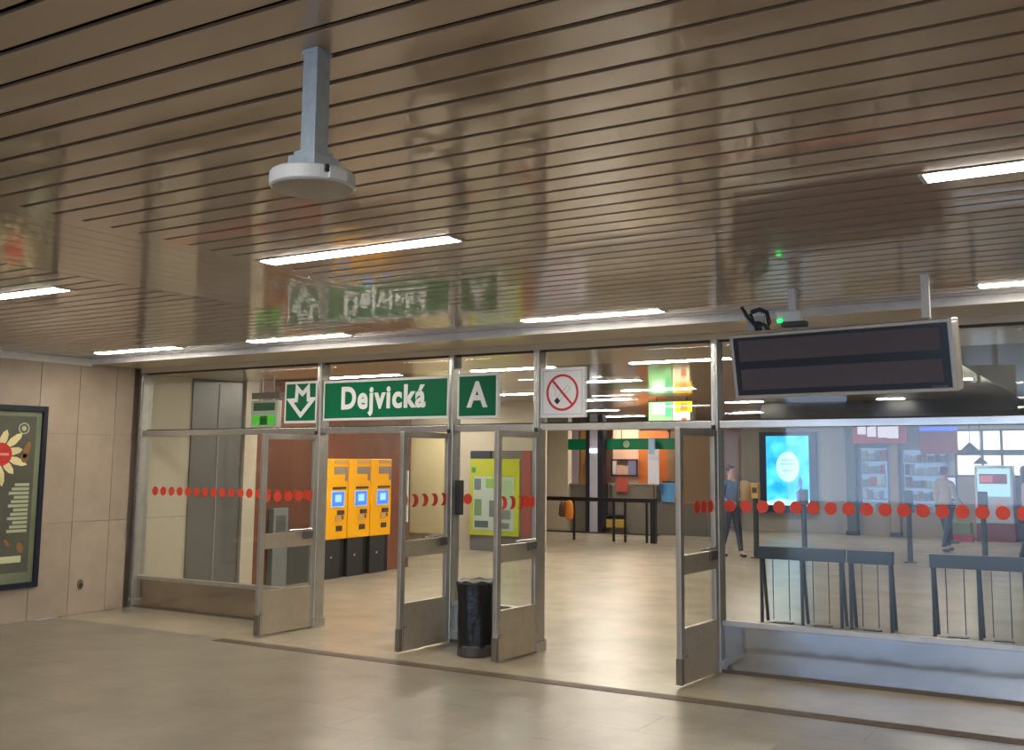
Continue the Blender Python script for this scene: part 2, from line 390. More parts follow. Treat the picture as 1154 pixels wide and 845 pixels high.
cgi = rot2([(-.026, -.018), (.126, -.018), (.126, .018), (-.026, .018)], math.radians(46), (-.02, H/2-.04))
MB().prism(cgp, -.0165, -.0145, 'y', hole=cgi).build('cigarette', SGREY, o)
MB().prism(rot2([(-.075, -.024), (-.03, -.024), (-.03, .024), (-.075, .024)], math.radians(46), (-.02, H/2-.04)), -.0168, -.0145).build('ember', SBLACK, o)
MB().tube([(-.085+.02*math.sin(t*1.3), -.0155, H/2-.03+.028*t) for t in [i*.5 for i in range(9)]], .003, 6).build('smoke_line', SGREY, o)
MB().prism(rot2([(-.155, -.011), (.155, -.011), (.155, .011), (-.155, .011)], math.radians(-47), (0, H/2)), -.019, -.0166).build('slash', SRED, o)

# ---- display board hanging from the ceiling
th, ph = .133, .188
bd = tag(empty('display_board', (-1.662, 6.499, 2.401)), 'dark two line display board in a silver frame hung from the ceiling', 'display board')
bd.rotation_euler = (Matrix.Rotation(-th, 4, 'Z') @ Matrix.Rotation(ph, 4, 'X')).to_euler()
W, H = .75, .2225
B(-W+.004, W-.004, .012, .15, -H+.004, H-.004).build('housing', mat('board_case', (150, 146, 138), .45, metal=.4), bd, bevel=.01)
fr = mat('board_frame', (188, 186, 180), .35, metal=.5)
B(-W, W, -.012, .10, H-.024, H).build('frame_bar', fr, bd, bevel=.005); B(-W, W, -.012, .10, -H, -H+.024).build('frame_bar', fr, bd, bevel=.005)
B(-W, -W+.024, -.0115, .10, -H+.02, H-.02).build('frame_bar', fr, bd, bevel=.005); B(W-.03, W, -.0115, .10, -H+.02, H-.02).build('frame_bar', fr, bd, bevel=.005)
B(-W+.02, W-.02, 0, .012, -H+.02, H-.02).build('front_glass', mat('board_dark_glass', (46, 54, 68), .22), bd)
lm = mat('led_matrix', (84, 76, 84), .55, noise=.12, nscale=60)
B(-W+.06, W-.08, -.003, .002, .035, H-.045).build('led_line', lm, bd); B(-W+.06, W-.08, -.003, .002, -H+.06, -.02).build('led_line', lm, bd)
B(W-.16, W-.06, -.002, .001, -H+.026, -H+.038).build('maker_plate', mat('plate_grey', (84, 86, 92), .5), bd)
for x in (-1.96, -1.085):
    p = tag(empty('hanger_post', (x, 6.52+(x+1.66)*-.13, 2.638)), 'pale ceiling post holding the %s end of the display board' % ('left' if x < -1.5 else 'right'), 'post', 'display board hangers')
    MB().box(-.024, .024, -.024, .024, 0, ZC-2.638+.01).build('tube', TRIM, p, bevel=.004); B(-.028, .028, -.028, .028, ZC-2.638-.012, ZC-2.638).build('ceiling_collar', TRIM, p)
# small white device with a green lamp on top of the board
dv = tag(empty('relay_box', (-1.955, 6.44, 2.668)), 'small white box with a glowing green lamp on the display board', 'device')
B(-.075, .085, -.05, .05, .0, .075).build('case', PLWH, dv, bevel=.012); B(-.04, .12, -.04, .04, -.03, .0).build('foot', BLACKP, dv)
MB().lathe([(.002, -.012), (.014, -.010), (.016, .0), (.014, .01), (.002, .012)], n=14).build('lamp', emis('green_led', (10, 255, 90), 2.2), dv, smooth=True, loc=(-.045, -.052, .005))
cb = tag(empty('cable_bundle', (-2.2, 6.58, 2.645)), 'looped dark cables dropping from the ceiling beside the small white box', 'cable')
for (dx, kx, zt) in ((-.10, .04, .17), (-.08, .06, .14), (-.04, .08, .12)):
    MB().tube([(dx-.03, 0, zt), (dx, .01, zt-.06), (dx+.03, 0, zt*.45), (dx+.06+kx*.3, -.01, .03), (dx+.07+kx*.3, -.01, .0)], .012, 8).build('cable', CHAR, cb, smooth=True)
MB().tube([(-.06, 0, .13), (.0, 0, .145), (.05, 0, .12), (.065, 0, .05), (.06, 0, 0)], .016, 8).build('cable', CHAR, cb, smooth=True)
B(-.09, .03, .0, .02, .0, .10).build('cable_plate', mat('plate_pale', (170, 174, 178), .5), cb)

# ---- ceiling sensor: square stem with a flat disc
sn = tag(empty('ceiling_sensor', (-1.975, 2.04, 2.46)), 'flat white disc unit on a grey square stem under the slats', 'ceiling sensor')
st = .027
B(-st, st, -st, st, .14, ZC-2.46).build('stem', GALV, sn, bevel=.003)
B(-st-.003, st+.003, -st-.003, st+.003, ZC-2.46-.016, ZC-2.46-.006).build('ceiling_collar', GALV, sn)
B(-.050, .050, -.050, .050, .088, .136).build('flange', GALV, sn, bevel=.003); B(-.038, .038, -.038, .038, .136, .150).build('flange_step', GALV, sn)
r = .118
MB().lathe([(r-.008, .047), (r-.002, .048), (r, .052), (r, .084), (r-.004, .089), (r-.014, .092)], n=56).build('disc', PLWH, sn, smooth=False)
MB().lathe([(r-.012, .044), (r-.008, .045), (r-.007, .049)], n=56).build('disc_cover', mat('disc_cover', (186, 180, 170), .5), sn)
nt_ = MB().box(r-.016, r+.004, -.030, .030, .050, .080).build('socket', mat('socket_white', (226, 228, 228), .4), sn, bevel=.003); nt_.rotation_euler = (0, 0, math.radians(-12))
nd = MB().box(r-.014, r+.003, -.040, -.031, .066, .086).build('notch', CHAR, sn); nd.rotation_euler = (0, 0, math.radians(-12))

# ---- advertising poster case on the left wall
pc = tag(empty('poster_case', (XW, 6.32, .367)), 'dark framed poster with flowers and a red disc on stone wall', 'poster')
W, H = .60, 1.967
MB().box(0, .05, -W, -W+.055, 0, H).build('frame_bar', FRNAVY, pc, bevel=.006); MB().box(0, .05, W-.055, W, 0, H).build('frame_bar', FRNAVY, pc, bevel=.006)
MB().box(0, .05, -W+.055, W-.055, 0, .06).build('frame_bar', FRNAVY, pc, bevel=.006); MB().box(0, .05, -W+.055, W-.055, H-.065, H).build('frame_bar', FRNAVY, pc, bevel=.006)
B(.0, .018, -W+.05, W-.05, .055, H-.06).build('poster_sheet', mat('poster_green', (122, 132, 104), .5, noise=.25, nscale=3), pc)
B(.018, .0185, -W+.08, W-.115, .17, H-.12).build('print_field', mat('poster_olive', (88, 90, 78), .5, noise=.15, nscale=5), pc)
def pr(y, z): return (y-6.32, z-.367)
cream = mat('petal_cream', (226, 212, 160), .5); brn = mat('seed_brown', (142, 104, 58), .5); pal = mat('print_pale', (176, 184, 152), .5)
cx0, cz0 = pr(6.39, 1.80)
for k in range(12):
    a = 2*PI*k/12+.2; L = .25 if k % 2 else .18
    pts = [(cx0+math.cos(a)*t*(L+.1)+math.cos(a+PI/2)*wd, cz0+math.sin(a)*t*(L+.1)+math.sin(a+PI/2)*wd) for t, wd in [(.35, .02), (.6, .042), (.85, .032), (1, 0), (.85, -.032), (.6, -.042), (.35, -.02)]]
    MB().prism(pts, .0187, .021, 'x').build('petal', cream, pc)
MB().prism(circle(cx0+.03, cz0, .125, 30), .021, .0235, 'x').build('red_disc', mat('poster_red', (206, 52, 46), .5), pc)
MB().prism([(cx0-.06, cz0-.012), (cx0+.12, cz0-.012), (cx0+.12, cz0+.014), (cx0-.06, cz0+.014)], .0237, .0245, 'x').build('disc_band', mat('band_pale', (228, 150, 132), .5), pc)
e = pr(6.665, 2.083); ring(MB(), e[0], e[1], .062, .012, .0187, .021, 'x').build('round_emblem', pal, pc)
MB().prism(circle(e[0], e[1], .028, 14), .0187, .021, 'x').build('emblem_centre', pal, pc)
for i in range(12):
    z = 1.49-i*.045; l = .16+.03*((i*7) % 3); a = pr(6.76-l, z); b = pr(6.765, z-.03)
    MB().prism([a, (b[0], a[1]), b, (a[0], b[1])], .0187, .020, 'x').build('print_line', pal, pc)
a = pr(6.2, .715); b = pr(6.72, .645); MB().prism([a, (b[0], a[1]), b, (a[0], b[1])], .0187, .020, 'x').build('print_strip', mat('strip_pale', (200, 204, 164), .5), pc)
for (yy, zz, sxx, szz, an) in ((6.71, 1.85, .035, .10, -.3), (6.70, .80, .035, .06, .4), (6.69, 1.76, .04, .05, 0), (6.55, .86, .02, .05, .7)):
    c = pr(yy, zz); MB().prism(rot2(circle(0, 0, sxx, 16, szz), an, c), .0187, .0215, 'x').build('seed', brn, pc)

# ---- small wall outlet
ol = tag(empty('wall_outlet', (XW, 7.46, .30)), 'small dark oval outlet low on the stone wall', 'outlet')
MB().prism(circle(0, .035, .035, 20, .055), 0, .012, 'x').build('plate', mat('outlet_grey', (116, 106, 96), .5), ol); MB().prism(circle(0, .02, .018, 14, .03), .012, .02, 'x').build('socket', CHAR, ol)

# ---- waste bin with a black bag
bn = tag(empty('waste_bin', (-5.33, 7.76, 0)), 'black bag waste bin standing between two open doors', 'bin')
def bag():
    n = 40; prof = [(.150, .03), (.158, .08), (.160, .16), (.163, .3), (.165, .45), (.168, .58), (.172, .63), (.176, .655), (.170, .665), (.158, .655)]
    vs = []; fs = []
    for i, (r, z) in enumerate(prof):
        for k in range(n):
            a = 2*PI*k/n; rr = r+.007*math.sin(a*9+z*5)+.006*math.sin(a*5-z*11)*(1-z); vs.append((rr*math.cos(a), rr*math.sin(a), z+.008*math.sin(a*7)*(z > .6)))
    for i in range(len(prof)-1):
        for k in range(n): fs.append((i*n+k, i*n+(k+1) % n, (i+1)*n+(k+1) % n, (i+1)*n+k))
    fs.append(tuple(range((len(prof)-1)*n, len(prof)*n)))
    return MB().add(vs, fs)
bag().build('bag', mat('black_bag', (22, 23, 27), .38, bump=.35, bscale=22), bn, smooth=True)
MB().lathe([(.158, 0), (.166, .01), (.166, .085), (.160, .10), (.150, .10)], n=36).build('base_ring', mat('bin_base', (74, 70, 66), .5), bn)
MB().tube([(.178*math.cos(2*PI*k/24), .178*math.sin(2*PI*k/24), .645) for k in range(25)], .008, 8).build('hoop', CHAR, bn, smooth=True)
for s in (-1, 1): MB().tube([(s*.17, 0, .64), (s*.205, 0, .655), (s*.215, 0, .63), (s*.205, 0, .57), (s*.20, 0, .54)], .010, 8).build('bag_tie', RUBBER, bn, smooth=True)
# dark box on the post beside the narrow pane
cbx = tag(B(-.03, .03, -.035, .035, 0, .34).build('door_control_box', CHAR, bevel=.006), 'narrow dark box on the post above the black bin', 'control box'); cbx.location = (-5.849, 8.20, 1.22)

# ================================================================== INNER HALL
inn = struct(empty('ceiling_inner', (0, 0, 0)), 'brown slatted ceiling of the inner hall')
def stripe(name, rgb, period=.157):
    m = mat(name, rgb, .3, coat=.8, coat_r=.07); nt = m.node_tree; N = nt.nodes; L = nt.links; b = N['Principled BSDF']
    ge = N.new('ShaderNodeNewGeometry'); sp = N.new('ShaderNodeSeparateXYZ'); L.new(ge.outputs['Position'], sp.inputs[0])
    md = N.new('ShaderNodeMath'); md.operation = 'FRACT'; mu = N.new('ShaderNodeMath'); mu.operation = 'MULTIPLY'; mu.inputs[1].default_value = 1/period
    L.new(sp.outputs['Y'], mu.inputs[0]); L.new(mu.outputs[0], md.inputs[0])
    gt = N.new('ShaderNodeMath'); gt.operation = 'LESS_THAN'; gt.inputs[1].default_value = .12; L.new(md.outputs[0], gt.inputs[0])
    mx = N.new('ShaderNodeMix'); mx.data_type = 'RGBA'; L.new(gt.outputs[0], mx.inputs['Factor'])
    mx.inputs['A'].default_value = (*lin(rgb), 1); mx.inputs['B'].default_value = (*lin((40, 33, 27)), 1); L.new(mx.outputs['Result'], b.inputs['Base Color']); return m
SI = stripe('inner_slats', (146, 122, 98))
B(-16, -1.75, 9.6, 32, ZC, ZC+.2).build('slat_field', SI, inn)
B(-1.75, 6.5, 9.6, 32, ZC, ZC+.2).build('unlit_void_field', NAVYC, inn)  # darkness of the open unlit void put into a navy ceiling panel
struct(B(-6.5, 6.5, 19.4, 19.6, 2.60, ZC).build('wall_unlit_void', NAVYC), 'dark navy sheet over the shops standing in for the unlit void')  # navy sheet continues the painted darkness of the void
# perimeter
wi = struct(B(XW-.25, XW-.022, D+.05, 9.85, 0, 3.0).build('wall_inner_left', JOINT), 'beige stone wall just behind the doors')
for a, b in zrow[:2]+[(2.041, 2.8)]: B(XW-.022, XW, D+.06, 8.90, a, b).build('stone_slab', BEIGE, wi)
gp = tag(empty('metal_cabinet_door', (XW, 9.34, 0)), 'tall grey metal door panel behind the left fixed pane', 'door panel')
B(-.02, .02, -.44, .40, .01, ZS-.01).build('leaf', GREYP, gp, bevel=.004); B(.02, .03, -.02, .0, .05, ZS-.05).build('joint_strip', mat('strip_grey', (146, 144, 140), .4), gp)
struct(B(XW-.1, XW+.06, 9.76, 9.98, 0, ZS+.1).build('wall_pier', BEIGE), 'narrow beige pier')
struct(B(-11.25, -10.60, 9.98, 13.44, 0, 3.0).build('wall_brown', BROWNW), 'reddish brown wall behind the ticket machines')
struct(B(-16, -10.85, 13.44, 13.6, 0, 3.0).build('wall_return', BROWNW), 'brown return wall')
iw = struct(B(-16, -10.05, 16.7, 17.0, 0, 3.0).build('wall_info', BEIGE), 'beige wall carrying the information board')
struct(B(-16, -12.62, 22.4, 22.6, 0, 3.0).build('wall_far_left', BEIGE), 'bright beige far wall')
struct(B(-16, -8.7, 26.4, 26.6, 0, 3.0).build('wall_far_brown', PINKP), 'far brownish wall')
struct(B(-9.0, 6.5, 25.2, 25.4, 0, 3.0).build('wall_far', BACKW), 'grey far wall of the hall')
struct(B(6.5, 6.7, D, 32, 0, 3.1).build('wall_inner_right', BACKW)); struct(B(-16.2, -16, 13, 32, 0, 3.1).build('wall_inner_end', BEIGE))
struct(B(1.43, 6.5, D-.1, D+.1, 0, 3.0).build('wall_facade', STONE), 'stone wall right of the glazed screen')

# inner lights
for x0, x1, yy, lb in ((-9.95, -8.62, 10.73, 'inner hall light seen just above the station name sign'), (-7.48, -6.2, 10.73, 'inner hall light seen just above the letter A sign'),
    (-5.2, -3.9, 10.73, 'inner hall light seen beside the dark post near the display board'), (-9.73, -8.4, 14.85, 'inner hall light seen right of the letter A sign'), (-7.1, -6.1, 13.0, 'upper inner hall light right of the no smoking sign'), (-7.37, -6.05, 14.9, 'inner hall light crossing above the colourful lightbox'),
    (-9.27, -8.16, 16.95, 'lower inner hall light right of the no smoking sign'), (-7.0, -6.2, 18.75, 'inner hall light under the left corner of the display board'), (-4.13, -3.6, 18.95, 'inner hall light seen below the middle of the display board'),
    (-2.9, -1.9, 14.9, 'inner hall light hidden behind the display board'), (-11.5, -10.2, 20.5, 'far inner hall light near the green hanging sign'), (-8.3, -7.0, 22.8, 'far inner hall light before the blue screen'),
    (-4.2, -2.9, 22.8, 'far inner hall light before the shops'), (-12.2, -10.9, 23.4, 'added unseen light behind the green hanging sign'), (-12.6, -11.3, 15.6, 'inner hall light over the cream panel')):  # the light behind the green sign is added, unseen, to brighten the far left
    light(x0, x1, yy, lb, ZC, 'inner hall ceiling lights')

# exit sign box behind the left transom
ex = tag(empty('exit_sign', (-9.57, 9.2, 2.16)), 'small green and white illuminated exit sign behind the left glass', 'sign')
B(-.24, .22, -.03, .05, 0, .34).build('case', mat('exit_case', (230, 236, 220), .5), ex, bevel=.008)
B(-.24, .24, -.02, .06, .36, .44).build('mounting_bar', mat('exit_bar', (140, 134, 126), .5), ex); MB().tube([(-.1, .02, .34), (-.1, .02, .64)], .012).build('hanger', TRIM, ex); MB().tube([(.1, .02, .34), (.1, .02, .64)], .012).build('hanger', TRIM, ex)
B(-.19, .18, -.034, -.029, .21, .31).build('upper_field', mat('exit_dark', (60, 120, 84), .5), ex); B(-.205, .185, -.034, -.029, .03, .15).build('lower_field', emis('exit_green', (80, 190, 50), .5), ex)
B(-.07, .06, -.036, -.033, .03, .14).build('pictogram', mat('exit_pic', (56, 130, 50), .5), ex)

# ---- ticket machines
SCR = emis('machine_screen', (60, 120, 215), .8); SCRW = emis('machine_screen_bright', (150, 200, 255), .8)
def machine():
    o = empty('ticket_machine')
    w = .497
    # local: front faces +x, y runs along the row
    B(-.10, 0, 0, w, .575, 1.775).build('body', YELLOW, o, bevel=.012)
    B(-.10, -.012, .02, .37, 0, .575).build('pedestal', mat('pedestal_black', (40, 40, 41), .5), o, bevel=.006); B(-.10, -.05, .37, w, 0, .575).build('pedestal_gap_shade', mat('gap_shade_black', (12, 12, 13), .7), o)  # near-black box: shade between the pedestals put into its colour
    z = lambda f: .575+1.2*f
    P = lambda n, m, y0, y1, z0, z1, t=.008: B(-.002, t, y0*w, y1*w, z(z0), z(z1)).build(n, m, o, bevel=.002)
    P('top_label', MTAN, .37, .98, .94, .985); P('header_panel', MGREY, .37, .85, .805, .90); P('side_notch', MGREY, .87, .98, .72, .90)
    P('slot_line', MDARK, .33, .89, .62, .645, .02); sc = P('screen_frame', mat('screen_frame', (206, 210, 216), .4), .26, .85, .39, .60, .012)
    B(.012, .014, .30*w, .81*w, z(.41), z(.585)).build('screen', SCR, sc); B(.014, .0145, .42*w, .70*w, z(.46), z(.55)).build('screen_picture', SCRW, sc)
    P('card_reader', MDARK, .55, .81, .30, .355, .03); P('coin_panel', MTAN, .48, .74, .215, .30, .012); P('button', mat('button_red', (150, 70, 40), .5), .76, .82, .24, .29, .014)
    P('ticket_tray', MDARK, .52, .78, .10, .165, .01); B(-.014, -.006, .17, .20, .30, .33).build('lock', STEEL, o)
    return o
def copy_tree(o, parent=None):
    c = o.copy(); COL.objects.link(c); c.parent = parent
    for ch in list(o.children): copy_tree(ch, c)
    return c
m0 = machine()
for i, lb in enumerate(('leftmost of three yellow ticket machines by the brown wall', 'middle one of three yellow ticket machines by the brown wall', 'rightmost of three yellow ticket machines by the brown wall')):
    o = m0 if i == 0 else copy_tree(m0)
    o.location = (-10.5, 11.31+.515*i, 0); tag(o, lb, 'ticket machine', 'yellow ticket machines')
lk = tag(empty('wall_cabinet', (-10.60, 10.31, 0)), 'low grey cabinet by the brown wall behind the open left door', 'cabinet')
B(0, .10, 0, .28, 0, 1.08).build('tall_box', mat('cab_grey', (134, 136, 132), .45), lk, bevel=.006); B(0, .09, .29, .77, 0, .55).build('low_box', mat('cab_dark', (74, 72, 70), .5), lk, bevel=.006); B(.10, .104, .05, .23, .75, .98).build('front_plate', mat('cab_plate', (96, 92, 88), .5), lk)
no = tag(empty('wall_notice', (-10.60, 13.30, .74)), 'white paper notice on the brown wall past the ticket machines', 'notice')
B(0, .01, -.10, .10, 0, .84).build('sheet', SWHITE, no); B(.01, .011, -.06, .06, .42, .45).build('print_line', SGREY, no); B(.01, .011, -.06, .06, .34, .36).build('print_line', SGREY, no)
B(.01, .011, -.06, .06, .6, .78).build('print_block', mat('notice_grey', (186, 188, 192), .5), no)
pn = tag(B(-13.1, -12.05, 16.63, 16.69, .28, 2.35).build('cream_panel', mat('cream_panel', (222, 206, 164), .5), bevel=.006), 'plain cream panel on the far beige wall', 'panel')

# ---- lime information board
ib = tag(empty('information_board', (-11.0, 16.66, 0)), 'lime yellow information board with maps behind the black bin', 'notice board')
gr = B(-.60, .95, -.02, .03, .0, 1.95).build('back_panel', mat('board_grey', (116, 110, 104), .5), ib)
lime = mat('lime', (190, 196, 44), .5)
B(-.59, .56, -.06, -.02, .30, 1.79).build('lime_panel', lime, ib, bevel=.006)
B(-.50, .45, -.064, -.059, .40, 1.44).build('map_sheet', mat('map_pale', (186, 200, 184), .5), ib)
B(-.55, -.45, -.064, -.059, 1.52, 1.62).build('round_mark', mat('mark_green', (70, 150, 60), .5), ib)
for (x0, x1, z0, z1, c) in ((-.48, -.32, 1.18, 1.40, (110, 124, 122)), (-.2, .05, 1.22, 1.4, (140, 180, 90)), (-.47, -.3, .68, 1.0, (120, 150, 110)), (-.12, .0, .66, .98, (110, 116, 118)), (.1, .38, .62, .8, (130, 140, 136)), (-.46, -.14, .45, .58, (90, 100, 98)), (.05, .35, .44, .55, (120, 130, 126)), (.2, .42, 1.0, 1.36, (170, 196, 150))):
    B(x0, x1, -.067, -.0635, z0, z1).build('printed_block', mat('pb%d%d%d' % c, c, .5), ib)
B(.62, .82, -.05, -.02, .30, 1.95).build('red_reflection', mat('red_reflection', (160, 84, 76), .5), ib); B(-.58, -.1, -.07, -.02, 1.80, 1.94).build('lamp_box', CHAR, ib)  # red strip is a reddish reflection painted on the grey panel

# ---- black rail
rl = tag(empty('barrier_rail', (-10.6, 20.0, 0)), 'black metal barrier rail standing in the far hall', 'barrier')
B(-1.5, 1.52, -.03, .03, .86, .95).build('top_rail', BLACKP, rl, bevel=.006)
for x in (-1.35, -.50, .50, .78, 1.30): B(x-.022, x+.022, -.022, .022, 0, .87).build('post', BLACKP, rl)
B(1.40, 1.52, -.05, .05, 0, .95).build('end_post', BLACKP, rl); B(-1.5, 1.42, -.012, .012, .16, .19).build('lower_rail', CHAR, rl)
og = tag(empty('hanging_jacket', (-11.15, 19.86, .45)), 'orange and brown jacket hung on the black rail', 'jacket')
MB().lathe([(.05, 0), (.09, .04), (.10, .2), (.085, .35), (.05, .42), (.02, .43)], n=14).build('cloth', mat('orange_cloth', (222, 140, 50), .8), og, smooth=True); MB().lathe([(.06, .06), (.10, .1), (.09, .3), (.04, .42)], c=(-.16, 0), n=12).build('sleeve', mat('brown_cloth', (110, 74, 56), .8), og, smooth=True)

# ---- parapet, sign band and panels of the far left
pa = tag(empty('stone_parapet', (-11.4, 22.6, 0)), 'low grey stone parapet behind the black rail', 'parapet')
B(-1.2, -.1, -.1, .2, 0, 1.14).build('panel', PARA, pa, bevel=.01); B(.0, 1.2, -.1, .2, 0, 1.16).build('panel', PARA, pa, bevel=.01); B(-1.22, -.08, -.12, .22, 1.14, 1.19).build('coping', mat('coping', (140, 134, 122), .5), pa); B(-.02, 1.22, -.12, .22, 1.16, 1.21).build('coping', mat('coping', (140, 134, 122), .5), pa)
tag(B(-10.2, -8.9, 22.5, 22.7, 0, .78).build('low_grey_wall', mat('low_wall', (112, 106, 100), .5), bevel=.01), 'lower grey wall right of the stone parapet', 'wall')
tag(B(-11.95, -10.95, 22.3, 22.42, .13, .34).build('yellow_bench', mat('bench_yellow', (176, 150, 70), .5), bevel=.02), 'low yellow box in front of the grey parapet', 'box')
pp = tag(empty('dark_pipe', (-11.5, 22.35, .36)), 'dark angled pipe in front of the grey parapet', 'pipe'); MB().tube([(0, 0, .85), (0, 0, .08), (.05, 0, .04), (.5, 0, .04)], .05, 8).build('tube', mat('pipe_navy', (24, 26, 38), .5), pp)
tag(B(-11.25, -10.95, 22.42, 22.46, 1.0, 1.35).build('red_notice', mat('red_notice', (186, 86, 74), .5)), 'small red notice on the grey parapet', 'notice')
gs = tag(empty('green_hanging_sign', (-11.1, 22.4, 2.04)), 'long green sign hanging over the parapet in the far hall', 'sign')
B(-1.5, 1.65, -.03, .03, 0, .27).build('sign_board', mat('far_sign_green', (0, 124, 84), .45), gs); MB().prism(circle(0.15, .135, .09, 16), -.034, -.03).build('emblem', mat('emblem_pale', (150, 160, 130), .5), gs)
for x in (-1.2, 0, 1.3): MB().tube([(x, 0, .27), (x, 0, .87)], .012, 6).build('hanger', CHAR, gs)
pl = tag(empty('lit_pillar', (-11.72, 22.2, 0)), 'slim pale pillar with dark edges crossing the green sign', 'pillar')
B(-.11, .11, -.1, .1, 0, ZC).build('shaft', mat('pillar_pale', (176, 176, 190), .4), pl); B(-.22, -.11, -.1, .1, 0, ZC).build('edge', mat('pillar_dark', (36, 36, 48), .5), pl); B(.11, .25, -.1, .1, 0, ZC).build('edge', mat('pillar_dark', (36, 36, 48), .5), pl)
B(-.1, .1, -.13, -.1, 1.96, 2.06).build('lamp', emis('pillar_lamp', (235, 240, 255), 1.5), pl)
for (x0, x1, z0, z1, m, nm, lb) in ((-12.9, -12.45, 0, 2.6, mat('mauve_panel', (176, 160, 170), .5), 'mauve_panel', 'pale mauve wall panel left of the slim pillar'), (-12.4, -11.95, 0, 2.6, OCHRE, 'ochre_panel', 'ochre wall panel with a violet notice'),
    (-11.45, -10.75, 0, 2.6, PINKP, 'pinkish_panel', 'pinkish wall panel with a dark framed window'), (-10.75, -9.95, 0, 2.55, ORANGEP, 'orange_panel', 'orange brown wall panel in the far hall'), (-9.95, -8.85, 0, 2.5, mat('tan_panel', (146, 116, 90), .5), 'tan_panel', 'tan wall panel right of the orange brown one')):
    s = 1.06; o = tag(B((x0)*s, (x1)*s, 24.0, 24.1, z0, z1).build(nm, m), lb, 'panel')
tag(B(-12.95, -12.65, 23.94, 24.0, 1.50, 1.78).build('violet_notice', mat('violet', (112, 108, 168), .5)), 'violet notice on the ochre panel', 'notice')
wf = tag(empty('dark_framed_window', (-11.75, 23.96, 1.36)), 'dark framed opening on the pinkish panel', 'window')
MB().prism([(-.42, 0), (.35, 0), (.35, .45), (-.42, .45)], -.02, .02, 'y', hole=[(-.38, .04), (.31, .04), (.31, .41), (-.38, .41)]).build('frame', mat('frame_maroon', (70, 40, 48), .5), wf); B(.08, .3, -.01, .01, .05, .4).build('pane', mat('violet_pane', (116, 116, 150), .4), wf); B(-.38, -.28, -.01, .01, .05, .4).build('side_light', mat('side_pale', (206, 204, 214), .4), wf)
bnr = tag(empty('white_banner', (-10.14, 22.18, 1.2)), 'narrow white banner stand before the orange panel', 'banner')
B(-.13, .15, -.02, .02, 0, .84).build('sheet', mat('banner_white', (214, 214, 226), .5), bnr); B(-.11, .05, -.03, .02, .72, 1.10).build('top_card', mat('banner_blue', (150, 186, 216), .5), bnr)
B(-.12, .12, -.1, .1, -1.2, -1.17).build('foot', CHAR, bnr); MB().tube([(0, .03, -1.18), (0, .03, 0)], .015, 6).build('pole', CHAR, bnr)
bb = tag(empty('blue_bin', (-9.92, 22.55, .78)), 'light blue plastic tub on the low grey wall', 'tub')
MB().lathe([(.15, 0), (.19, .40), (.20, .42), (.20, .46), (.17, .46)], n=20).build('tub', mat('tub_blue', (96, 160, 216), .45), bb); B(-.12, .16, -.08, .08, .46, .50).build('contents', CHAR, bb)

# ---- colourful lightbox
lb = tag(empty('menu_lightbox', (-7.33, 16.8, 2.36)), 'colourful green and orange lightbox hanging in the inner hall', 'lightbox')
B(-.45, .45, 0, .10, 0, .49).build('case', mat('lb_case', (120, 116, 100), .5), lb)
MB().tube([(-.3, .05, .49), (-.3, .05, .55)], .01, 6).build('hanger', CHAR, lb); MB().tube([(.3, .05, .49), (.3, .05, .55)], .01, 6).build('hanger', CHAR, lb)
for (x0, x1, z0, z1, c, s) in ((-.43, .03, .02, .47, (150, 205, 130), 1.5), (-.36, -.08, .25, .45, (215, 245, 205), 1.7), (-.10, .02, .2, .46, (90, 205, 130), 1.3), (.05, .38, .02, .47, (235, 225, 175), 1.5), (.10, .42, .28, .47, (255, 185, 30), 1.6), (.22, .32, .05, .17, (225, 80, 40), 1.4), (.20, .34, .30, .44, (250, 130, 60), 1.5), (-.42, -.1, .03, .12, (110, 180, 90), 1.3)):
    k = len(lb.children); B(x0, x1, -.004-.001*k, 0, z0, z1).build('lit_panel', emis('lb%d%d%d' % c, c, s), lb)

# ---- big blue advertising screen on the far wall
bs = tag(empty('advertising_screen', (-7.72, 25.1, .48)), 'tall glowing cyan advertising screen in a navy frame', 'screen')
MB().prism([(-.73, 0), (.73, 0), (.73, 2.03), (-.73, 2.03)], -.06, .1, 'y', hole=[(-.56, .18), (.56, .18), (.56, 1.93), (-.56, 1.93)]).build('frame', mat('screen_navy', (24, 48, 84), .35), bs)
cy = emis('cyan_screen', (40, 200, 245), .85); nt = cy.node_tree; N = nt.nodes; L = nt.links; b = N['Principled BSDF']
ge = N.new('ShaderNodeNewGeometry'); nz = N.new('ShaderNodeTexNoise'); nz.inputs['Scale'].default_value = 3; nz.inputs['Detail'].default_value = 4; L.new(ge.outputs['Position'], nz.inputs['Vector'])
rp = N.new('ShaderNodeValToRGB'); rp.color_ramp.elements[0].position = .35; rp.color_ramp.elements[0].color = (*lin((10, 170, 238)), 1); rp.color_ramp.elements[1].position = .66; rp.color_ramp.elements[1].color = (*lin((90, 232, 250)), 1)
L.new(nz.outputs[0], rp.inputs[0]); L.new(rp.outputs[0], b.inputs['Emission Color'])
B(-.56, .56, -.02, .05, .18, 1.93).build('screen', cy, bs)
scw = emis('screen_white', (200, 248, 250), .75)
MB().prism(circle(.0, 1.15, .30, 30, .38), -.024, -.02).build('white_badge', scw, bs)
for z, l in ((1.32, .34), (1.22, .40), (1.06, .26)): B(-l/2, l/2, -.027, -.0242, z-.018, z+.018).build('print_line', emis('screen_teal', (120, 200, 205), .9), bs)
MB().prism([(-.56, .18), (.56, .18), (.56, .32), (.35, .40), (.1, .30), (-.2, .36), (-.56, .28)], -.023, -.02).build('white_foam', scw, bs)
MB().prism([(.22, .2), (.42, .2), (.45, .5), (.36, .62), (.38, .8), (.30, .92), (.26, .78), (.30, .6), (.2, .5)], -.026, -.0235).build('figure_shape', emis('screen_mauve', (70, 110, 180), .8), bs)

